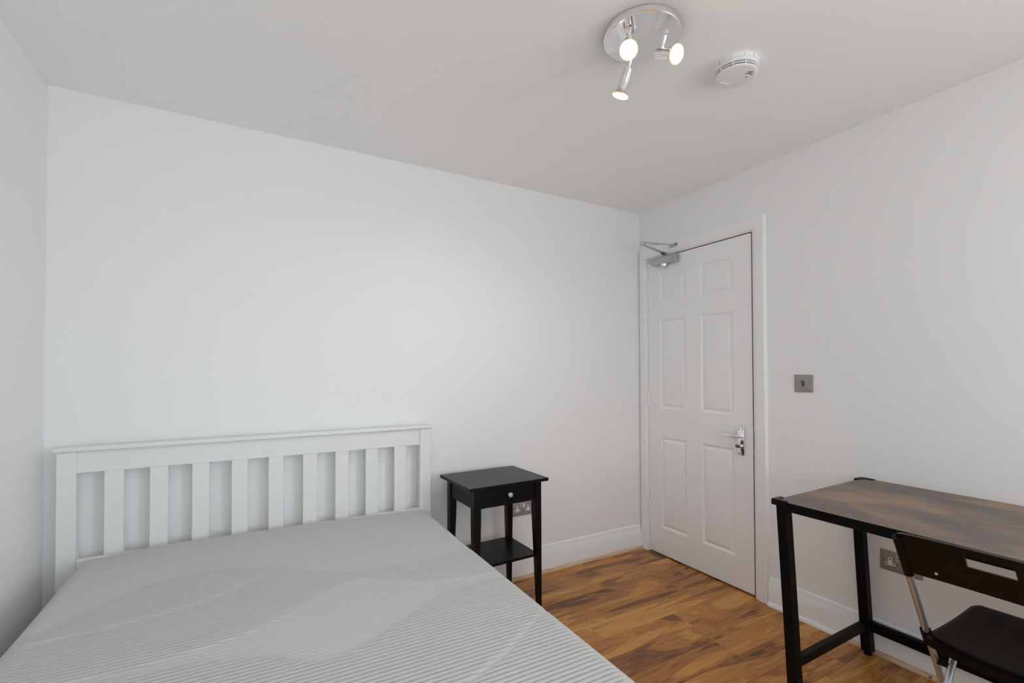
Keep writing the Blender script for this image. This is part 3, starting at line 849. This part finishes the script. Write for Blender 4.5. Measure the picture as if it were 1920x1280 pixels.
# ------------------------------------------------------------------ bedside table
ang = 0.032
tb = thing('bedside_table', 'tall black wooden bedside table with one drawer and a low shelf', 'bedside table', (-1.289, -0.2535, 0))
TM = Matrix.Translation((-1.289, -0.2535, 0)) @ Matrix.Rotation(ang, 4, 'Z')
def tbox(bm, x0, x1, y0, y1, z0, z1, bev=0.0):
    xbox(bm, TM @ Matrix.Translation(((x0 + x1) / 2, (y0 + y1) / 2, (z0 + z1) / 2)), abs(x1 - x0), abs(y1 - y0), abs(z1 - z0), bev)
W2, D2, TZ = 0.223, 0.1785, 0.685
bm = new(); tbox(bm, -W2, W2, -D2, D2, TZ - 0.016, TZ, 0.0015); obj('top', bm, M_BLACKW, tb)
lx, ly = W2 - 0.032, D2 - 0.020             # outer leg faces
for sx in (-1, 1):
    for sy in (-1, 1):
        bm = new()
        a = []
        for z, w in ((0.0, 0.021), (0.48, 0.036), (0.52, 0.037), (TZ - 0.0155, 0.037)):
            x_o, y_o = sx * lx, sy * ly
            x_i, y_i = x_o - sx * w, y_o - sy * w
            a.append([bm.verts.new(TM @ Vector(p)) for p in ((x_o, y_o, z), (x_i, y_o, z), (x_i, y_i, z), (x_o, y_i, z))])
        for r0, r1 in zip(a, a[1:]):
            for q in range(4): bm.faces.new((r0[q], r0[(q + 1) % 4], r1[(q + 1) % 4], r1[q]))
        bm.faces.new(a[0]); bm.faces.new(a[-1])
        obj('leg', bm, M_BLACKW, tb)
zb = 0.575
for sx in (-1, 1):
    bm = new(); tbox(bm, sx * (lx - 0.022), sx * (lx - 0.006), -ly + 0.036, ly - 0.036, zb, TZ - 0.0155, 0.001); obj('side_apron', bm, M_BLACKW, tb)
bm = new(); tbox(bm, -lx + 0.036, lx - 0.036, ly - 0.022, ly - 0.006, zb, TZ - 0.0155, 0.001); obj('back_apron', bm, M_BLACKW, tb)
bm = new(); tbox(bm, -lx + 0.0365, lx - 0.0365, -ly + 0.008, -ly + 0.022, zb, zb + 0.012, 0.001); obj('front_rail', bm, M_BLACKW, tb)
bm = new(); tbox(bm, -lx + 0.0385, lx - 0.0385, -ly + 0.004, -ly + 0.020, zb + 0.0135, TZ - 0.0185, 0.001); dr = obj('drawer', bm, M_BLACKW, tb)
bm = new()
kq = TM @ Matrix.Translation((0, -ly + 0.004, 0.627)) @ Matrix.Rotation(PI / 2, 4, 'X')
lathe(bm, [(0.006, 0), (0.005, 0.008), (0.010, 0.013), (0.0125, 0.018), (0.0115, 0.023), (0.006, 0.026)], kq, 20); kn = obj('knob', bm, M_SILVER, dr, 50)
kn['label'] = 'grey metal knob'
SZ = 0.300
bm = new(); tbox(bm, -lx + 0.012, lx - 0.012, -ly + 0.014, ly - 0.014, SZ - 0.014, SZ, 0.001); obj('shelf', bm, M_BLACKW, tb)

# ------------------------------------------------------------------ desk
DX0, DX1, DYL, DYR = -0.676, -0.022, -1.362, -2.565
ZF, ZB = 0.746, 0.751
dk = thing('desk', 'desk with rustic brown board top and black metal legs', 'desk', (-0.35, -1.95, 0))
def zt(x): return ZB + (ZF - ZB) * (x - DX1) / (DX0 - DX1)
def slab(bm, x0, x1, y0, y1, t0, t1):
    vs_ = {}
    for i, x in enumerate((x0, x1)):
        for j, y in enumerate((y0, y1)):
            for k, t_ in enumerate((t0, t1)):
                vs_[i, j, k] = bm.verts.new((x, y, zt(x) - t_))
    for f in (((0,0,0),(1,0,0),(1,1,0),(0,1,0)), ((0,0,1),(1,0,1),(1,1,1),(0,1,1)), ((0,0,0),(1,0,0),(1,0,1),(0,0,1)),
              ((0,1,0),(1,1,0),(1,1,1),(0,1,1)), ((0,0,0),(0,1,0),(0,1,1),(0,0,1)), ((1,0,0),(1,1,0),(1,1,1),(1,0,1))):
        bm.faces.new([vs_[i] for i in f])
bm = new(); slab(bm, DX0, DX1, DYL - 0.008, DYR + 0.008, 0.0, 0.0145); obj('desktop', bm, M_DESK, dk)
bm = new(); slab(bm, DX0 - 0.0012, DX0, DYL - 0.008, DYR + 0.008, 0.0004, 0.0147); obj('edge_band', bm, M_BLACKE, dk)
# corner caps (L plates gripping the board)
for xo, sx in ((DX0, 1), (DX1, -1)):
    for yo, sy in ((DYL, -1), (DYR, 1)):
        bm = new()
        mmx = Matrix.Translation((xo, yo, zt(xo)))
        Lp = [(-0.003 * sx, 0.004 * -sy), (0.052 * sx, 0.004 * -sy), (0.052 * sx, 0.011 * sy), (0.014 * sx, 0.016 * sy), (0.010 * sx, 0.052 * sy), (-0.003 * sx, 0.052 * sy)]
        prism(bm, Lp, mmx, 0.0003, 0.0035)
        xbox(bm, mmx @ Matrix.Translation((-0.002 * sx, 0.024 * sy, -0.0075)), 0.0035, 0.056, 0.021)
        xbox(bm, mmx @ Matrix.Translation((0.025 * sx, -0.002 * sy, -0.0075)), 0.055, 0.0035, 0.021)
        obj('corner_cap', bm, M_BLACKP, dk)
FWt, FH = 0.040, 0.019
def legbar(bm, x, ytop, ybot, ztop, zbot):
    sx_, sy_ = 0.036, 0.038
    r = []
    for z, y in ((zbot, ybot), (ztop, ytop)):
        r.append([bm.verts.new((x + a * sx_ / 2, y + c * sy_ / 2, z)) for a, c in ((-1, -1), (1, -1), (1, 1), (-1, 1))])
    bm.faces.new(r[0]); bm.faces.new(r[1])
    for q in range(4): bm.faces.new((r[0][q], r[0][(q + 1) % 4], r[1][(q + 1) % 4], r[1][q]))
    bmesh.ops.bevel(bm, geom=bm.edges[:], offset=0.0015, segments=1, affect='EDGES')
legs = [(-0.655, -1.390, -1.428), (-0.052, -1.358, -1.392), (-0.655, -2.535, -2.505), (-0.052, -2.535, -2.505)]
for x, yt_, yb_ in legs:
    bm = new(); legbar(bm, x, yt_, yb_, zt(x) - 0.0146, 0.016); lg = obj('leg', bm, M_BLACKM, dk)
    bm = new(); cyl(bm, (x, yb_, 0.0), (x, yb_, 0.018), 0.0145, 16, 0.016); obj('foot', bm, M_BLACKP, lg, 40)
bm = new(); bar(bm, (-0.660, -1.40, zt(-0.66) - 0.0146 - FH / 2), (-0.660, -2.53, zt(-0.66) - 0.0146 - FH / 2), 0.030, FH, 0.0012); obj('top_rail', bm, M_BLACKM, dk)
bm = new(); bar(bm, (-0.052, -1.37, zt(-0.05) - 0.0146 - FH / 2), (-0.052, -2.53, zt(-0.05) - 0.0146 - FH / 2), 0.030, FH, 0.0012); obj('top_rail', bm, M_BLACKM, dk)
for y0_, y1_ in ((-1.392, -1.362), (-2.535, -2.535)):
    bm = new(); bar(bm, (-0.64, y0_, zt(-0.64) - 0.0146 - FH / 2), (-0.07, y1_, zt(-0.07) - 0.0146 - FH / 2), 0.030, FH, 0.0012); obj('end_rail', bm, M_BLACKM, dk)
bm = new(); bar(bm, (-0.640, -1.423, 0.166), (-0.068, -1.386, 0.126), 0.024, 0.034, 0.0012); obj('end_stretcher', bm, M_BLACKM, dk)
bm = new(); bar(bm, (-0.640, -2.508, 0.166), (-0.068, -2.508, 0.126), 0.024, 0.034, 0.0012); obj('end_stretcher', bm, M_BLACKM, dk)
bm = new(); bar(bm, (-0.048, -1.402, 0.126), (-0.048, -2.495, 0.126), 0.024, 0.040, 0.0012); obj('back_stretcher', bm, M_BLACKM, dk)

# ------------------------------------------------------------------ folding chair
ch = thing('folding_chair', 'folding chair with black plastic seat, slotted backrest and chrome tubes at the desk', 'chair', (-0.62, -1.975, 0))
CYc = -1.975
def bx_(z): return -0.632 - 0.58 * (z - 0.456)           # line of the back tubes
# backrest: bowed shell with a hand slot (grid of quads, solidified)
def backrest():
    bm = new()
    ny_, nz_ = 44, 16
    hw = 0.177
    g = {}
    z1 = 0.7775
    for side in (0, 1):
        for i in range(ny_ + 1):
            u = -1 + 2 * i / ny_
            for j in range(nz_ + 1):
                v = j / nz_
                taper = 1 + 0.05 * (1 - v)
                y = CYc + hw * u * taper
                bot = 0.654 - 0.002 * u * u
                z = bot + (z1 - bot) * v + 0.007 * (1 - u * u)
                if v > 0.9: z -= 0.004 * (abs(u) ** 20)
                x = bx_(z) - 0.012 * (1 - u * u) + 0.002
                th = 0.008 + (0.011 if (v > 0.93) else 0.0)
                x += (0.0 if side == 0 else th)
                g[side, i, j] = bm.verts.new((x, y, z))
    def hole(i, j):
        uc = -1 + 2 * (i + 0.5) / ny_
        vc = (j + 0.5) / nz_
        return -0.31 < uc < 0.19 and 0.58 < vc < 0.83
    for i in range(ny_):
        for j in range(nz_):
            if hole(i, j): continue
            bm.faces.new((g[0, i, j], g[0, i, j + 1], g[0, i + 1, j + 1], g[0, i + 1, j]))
            bm.faces.new((g[1, i, j], g[1, i + 1, j], g[1, i + 1, j + 1], g[1, i, j + 1]))
            for (di, dj, a, c) in ((-1, 0, (i, j), (i, j + 1)), (1, 0, (i + 1, j), (i + 1, j + 1)), (0, -1, (i, j), (i + 1, j)), (0, 1, (i, j + 1), (i + 1, j + 1))):
                ii, jj = i + di, j + dj
                if ii < 0 or ii >= ny_ or jj < 0 or jj >= nz_ or hole(ii, jj):
                    bm.faces.new((g[0, a[0], a[1]], g[0, c[0], c[1]], g[1, c[0], c[1]], g[1, a[0], a[1]]))
    bmesh.ops.delete(bm, geom=[v for v in bm.verts if not v.link_faces], context='VERTS')
    return bm
bm = backrest(); br = obj('backrest', bm, M_BLACKP, ch, 50)
for s in (-1, 1):
    bm = new()
    y = CYc + s * 0.1765
    tube(bm, [(bx_(0.646) + 0.005, y, 0.646), (bx_(0.67) + 0.005, y, 0.67), (bx_(0.765) + 0.005, y, 0.765)], 0.0125, 0.0120, 16)
    obj('tube_sleeve', bm, M_BLACKP, br, 50)
for s in (-1, 1):
    bm = new()
    cyl(bm, (bx_(0.680) - 0.0085, CYc + s * 0.104, 0.680), (bx_(0.680) - 0.003, CYc + s * 0.104, 0.680), 0.0036, 10)
    obj('rivet', bm, M_CHROME, br, 50)
# seat: dished board with rounded front corners
def seat():
    bm = new()
    nu, nv = 28, 28
    g = {}
    for side in (0, 1):
        for i in range(nu + 1):
            s = i / nu                                  # 0 rear .. 1 front
            for j in range(nv + 1):
                t_ = -1 + 2 * j / nv
                hw = 0.177 - 0.003 * s
                xr = -0.652 - 0.042 * (1 - t_ * t_)      # bowed rear edge
                xf = -0.268 + 0.006 * (1 - t_ * t_)
                x = xr + (xf - xr) * s
                y = CYc + hw * t_
                if s > 0.92:                             # rounded front corners
                    q_ = (s - 0.92) / 0.08
                    lim = hw - 0.030 * (1 - math.sqrt(max(0, 1 - q_ * q_)))
                    y = CYc + lim * t_
                z = 0.452 - 0.012 * math.sin(PI * min(1, max(0, (s - 0.02) / 0.9))) * (1 - 0.5 * t_ * t_) 
                edge = max(abs(t_), abs(2 * s - 1))
                if edge > 0.93: z -= 0.006 * ((edge - 0.93) / 0.07) ** 2
                if side: z = 0.452 - 0.027
                g[side, i, j] = bm.verts.new((x, y, z))
    for i in range(nu):
        for j in range(nv):
            bm.faces.new((g[0, i, j], g[0, i + 1, j], g[0, i + 1, j + 1], g[0, i, j + 1]))
            bm.faces.new((g[1, i, j], g[1, i, j + 1], g[1, i + 1, j + 1], g[1, i + 1, j]))
    for i in range(nu):
        for j in (0, nv): bm.faces.new((g[0, i, j], g[0, i + 1, j], g[1, i + 1, j], g[1, i, j]))
    for j in range(nv):
        for i in (0, nu): bm.faces.new((g[0, i, j], g[0, i, j + 1], g[1, i, j + 1], g[1, i, j]))
    return bm
bm = seat(); st_ = obj('seat', bm, M_BLACKP, ch, 50)
for s in (-1, 1):
    bm = new()
    y = CYc + s * 0.178
    tube(bm, [(bx_(0.428), y, 0.428), (bx_(0.458), y, 0.458)], 0.0140, 0.0135, 16); hgk = obj('hinge_collar', bm, M_BLACKP, st_, 50)
YT = 0.1770
for s in (-1, 1):
    y = CYc + s * YT
    bm = new(); tube(bm, [(bx_(0.750) + 0.005, y, 0.750), (bx_(0.45), y, 0.45), (bx_(0.012) , y, 0.012)], 0.0105, 0.0085, 16); fl = obj('front_leg', bm, M_TUBE, ch, 60)
    bm = new(); cyl(bm, (bx_(0.0), y, 0.0), (bx_(0.03), y, 0.03), 0.0135, 14); obj('foot_cap', bm, M_BLACKP, fl, 50)
    yr = CYc + s * 0.1400
    ra = Vector((-0.550, yr, 0.3725)); dd = Vector((-0.0475, 0, -0.0585)).normalized()
    rtop = ra - dd * 0.052
    rbot = ra + dd * ((ra.z - 0.012) / -dd.z)
    bm = new(); tube(bm, [rtop, ra, rbot], 0.0100, 0.0090, 16); rl = obj('rear_leg', bm, M_TUBE, ch, 60)
    bm = new(); cyl(bm, (rbot.x, yr, 0.0), rbot + Vector((0.008, 0, 0.016)), 0.0130, 14); obj('foot_cap', bm, M_BLACKP, rl, 50)
    # pivot where the two legs cross
    k_ = 0.58
    tz = (ra.x - bx_(ra.z)) / (dd.x + k_ * dd.z)
    pv = ra - dd * ((ra.x - bx_(ra.z)) / (dd.x + k_ * dd.z))
    bm = new(); cyl(bm, (pv.x, min(y, yr), pv.z), (pv.x, max(y, yr), pv.z), 0.0085, 14); obj('pivot', bm, M_BLACKP, ch, 50)
bm = new(); cyl(bm, (bx_(0.16), CYc - YT, 0.16), (bx_(0.16), CYc + YT, 0.16), 0.008, 14); obj('cross_bar', bm, M_TUBE, ch, 50)
bm = new(); cyl(bm, (rtop.x, CYc - 0.14, rtop.z), (rtop.x, CYc + 0.14, rtop.z), 0.006, 12); obj('seat_pin', bm, M_TUBE, ch, 50)

for o in bpy.data.objects:
    if 'w' in o: del o['w']
